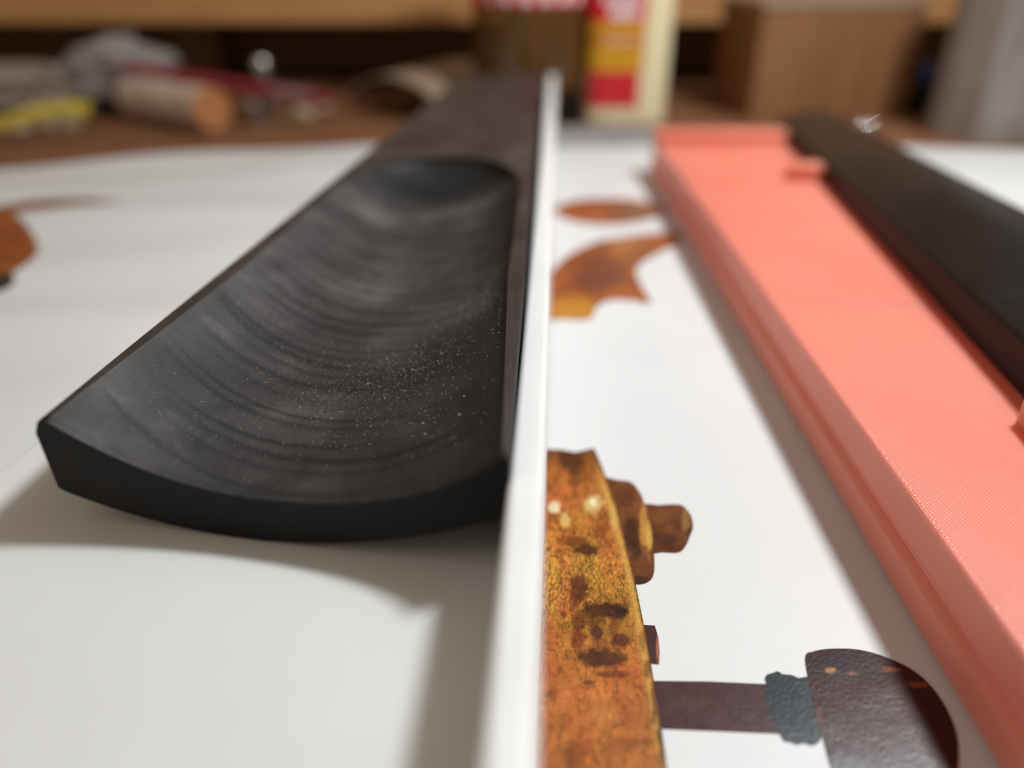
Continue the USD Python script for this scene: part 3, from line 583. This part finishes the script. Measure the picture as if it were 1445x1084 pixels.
# round stick of wood lying on its side
rl = .0122; Ll = .078; la = math.radians(-36)
l1 = P(290, 191, BZ); ax = np.array([math.cos(la), math.sin(la)]); l0 = l1[:2] - ax * Ll
lg = thing('wood_billet', (l0[0], l0[1] + rl * .8, BZ), 'short round billet of pale wood with an orange sawn end, lying on the bench', 'wood billet', rotz=math.degrees(la))
n_r = 36; st = np.linspace(0, Ll + .004, 14)
obj('barrel', tube([(x, 0, rl + .0004) for x in st], [rl * (.93 if i == 0 else 1.0 + .03 * math.sin(i * 1.3)) for i in range(len(st))], n_r), 'log_bark', lg, smooth=50)
obj('sawn_end', tube([(Ll + .0041, 0, rl + .0004), (Ll + .0050, 0, rl + .0004), (Ll + .0056, 0, rl + .0004)], [rl * .99, rl * .985, rl * .95], n_r), 'log_end', lg, smooth=30, label='orange sawn end')
# burgundy rod resting on the billet
p0, p1 = Q(168, 93, .492), Q(466, 142, .474)
rod = thing('burgundy_rod', (0, 0, 0), 'long thin burgundy red tool handle slanting across behind the billet', 'tool')
dv = (p1 - p0); 
obj('handle', tube([p0 + dv * t for t in (0, .03, .3, .5, .7, .97, 1)], np.array([.0016, .0026, .0031, .0034, .0034, .0031, .0022]), 16), 'burgundy_paint', rod, smooth=50)
obj('ferrule', tube([p0 + dv * t for t in (.74, .76, .90, .92)], np.array([.0035, .0040, .0040, .0034]), 16), 'pink_rubber', rod, smooth=50, label='dusty pink band near the low end')
# yellow strip
pts = [Q(u, v, y) for u, v, y in ((-40, 186, .415), (0, 176, .418), (40, 163, .422), (80, 156, .426), (126, 156, .430))]
A_ = np.stack([[p + np.array([0, .0, -.0034]), p + np.array([0, -.001, 0.0]), p + np.array([0, .002, .0032]), p + np.array([0, .006, .0038])] for p in pts])
yA = trimesh.Trimesh(*(lambda g: (g.vertices, g.faces))(grid(A_, True)))
yA2 = grid(A_ + np.array([0, .0012, -.0004]), False)
obj('yellow_strip', cat_([yA, yA2]), 'yellow_strip', smooth=60, label='bent bright yellow strip lying at the left edge, left of the billet', cat='strip')
# crumpled clear bag
bgm = trimesh.creation.icosphere(subdivisions=5); v = np.array(bgm.vertices)
n1 = meshkit.fbm(v * 2.1 + 5, 4, 3); n2 = np.abs(meshkit.fbm(v * 5.0 + 2, 3, 9) - .5)
v *= (0.62 + .75 * n1 - .55 * n2)[:, None]; v *= [.037, .026, .0215]
v[:, 0] += .25 * v[:, 2]
bc_ = Q(148, 105, .505); v = v + [0, 0, 0]; v[:, 2] -= v[:, 2].min()
bgm = trimesh.Trimesh(v, bgm.faces, process=False)
bgm.apply_translation([bc_[0], .52, BZ + .0003])
obj('crumpled_bag', bgm, 'bag_film', smooth=True, label='crumpled greyish plastic bag heaped behind the billet', cat='bag')
# cloth on the far left
cm = trimesh.creation.icosphere(subdivisions=4); v = np.array(cm.vertices); v *= (.7 + .6 * meshkit.fbm(v * 2.4 + 1, 3, 4))[:, None]; v *= [.055, .03, .015]; v[:, 2] -= v[:, 2].min()
cc = Q(20, 135, .50); cm = trimesh.Trimesh(v, cm.faces, process=False); cm.apply_translation([cc[0] - .012, .50, BZ + .0003])
obj('rag', cm, 'dull_cloth', smooth=True, label='brownish rag lying behind the yellow strip', cat='rag')
# two glassy vials
for (u, v_, y, hh, lb) in ((371, 100, .50, .016, 'taller small bright metal cap behind the burgundy handle'), (357, 152, .475, .010, 'lower small bright metal cap in front of the burgundy handle')):
    g = Q(u, v_, y); z_ = g[2]
    t_ = thing('metal_cap', (g[0], y, BZ), lb, 'cap')
    obj('shell', lathe([(0, .0003), (.0042, .0003), (.0044, .001), (.0040, z_ - hh * .3), (.0052, z_ - hh * .1), (.0054, z_ + hh * .3), (.0036, z_ + hh * .5), (0, z_ + hh * .55)], 24), 'dull_metal', t_, smooth=40)
# scraps of wood
scr = [(28, 192, .010, 'pale_wood', 'pale chip below the yellow strip'), (60, 184, .012, 'log_bark', 'pinkish brown chip under the yellow strip'), (96, 186, .013, 'tan_wood', 'brown chip left of the billet'), (405, 174, .010, 'pale_wood', 'pale thin chip right of the small metal cap'), (428, 168, .013, 'pale_wood', 'largest pale chip right of the billet'), (456, 160, .011, 'log_bark', 'pinkish chip beside the curled bark')]
for i_, (u, v_, sz, mt, lb) in enumerate(scr):
    g = P(u, v_, BZ); t_ = trimesh.convex.convex_hull(RNG.uniform(-1, 1, (14, 3)) * [sz * .6, sz * .4, sz * .32]); t_.apply_translation([g[0], g[1] + sz * .4, BZ + .0003 - t_.bounds[0][2]])
    obj('wood_chip', t_, mt, label=lb, cat='wood chip', group='wood chips along the back of the bench')
g0, g1, g2, g3 = (P(*q, .001)[:2] for q in ((690, 206), (936, 203), (930, 181), (700, 178)))
obj('grey_shade_strip', rounded_prism([tuple(g0), tuple(g1), tuple(g2), tuple(g3)], .0005, .0016, .0003), 'grey_shade_strip', label='grey strip added as shade over the far poster edge in front of the glue bottle', cat='shade_strip')  # thin added sheet that paints the shade before the bottles
# curled piece of brown bark
cb_ = P(560, 172, BZ); aa = np.linspace(-.35, math.pi * .93, 30); ll = np.linspace(0, .075, 12)
def curl(r): return np.stack([[( .036 * (r / .024) * math.cos(a) * 1.25, y_, max(r * math.sin(a), 0) + .0004 + .004 * y_ / .075) for a in aa] for y_ in ll])
o_, i_ = curl(.024), curl(.0225)
ends = [grid(np.stack([o_[0], i_[0]]), False), grid(np.stack([o_[-1], i_[-1]]), True), grid(np.stack([o_[:, 0], i_[:, 0]]), False), grid(np.stack([o_[:, -1], i_[:, -1]]), True)]
ck = cat_([grid(o_, False), grid(i_, True)] + ends); ck.apply_transform(trimesh.transformations.rotation_matrix(math.radians(-38), [0, 0, 1])); ck.apply_translation([cb_[0] - .004, cb_[1] + .012, BZ])
obj('curled_bark', ck, 'tan_wood', smooth=50, label='curled hollow brown offcut behind the middle of the fingerboard', cat='offcut')
# steel balls / screws glinting by the box
for (u, v_, lb) in ((1214, 186, 'left one of two tiny steel balls behind the second fingerboard'), (1228, 187, 'right one of two tiny steel balls behind the second fingerboard'), (1344, 196, 'tiny steel ball at the foot of the grey block')):
    g = P(u, v_, BZ); b_ = trimesh.creation.icosphere(subdivisions=3, radius=.0036); b_.apply_translation([g[0], g[1], BZ + .0037])
    obj('steel_ball', b_, 'bright_metal', smooth=True, label=lb, cat='ball', group='steel balls at the back of the bench')
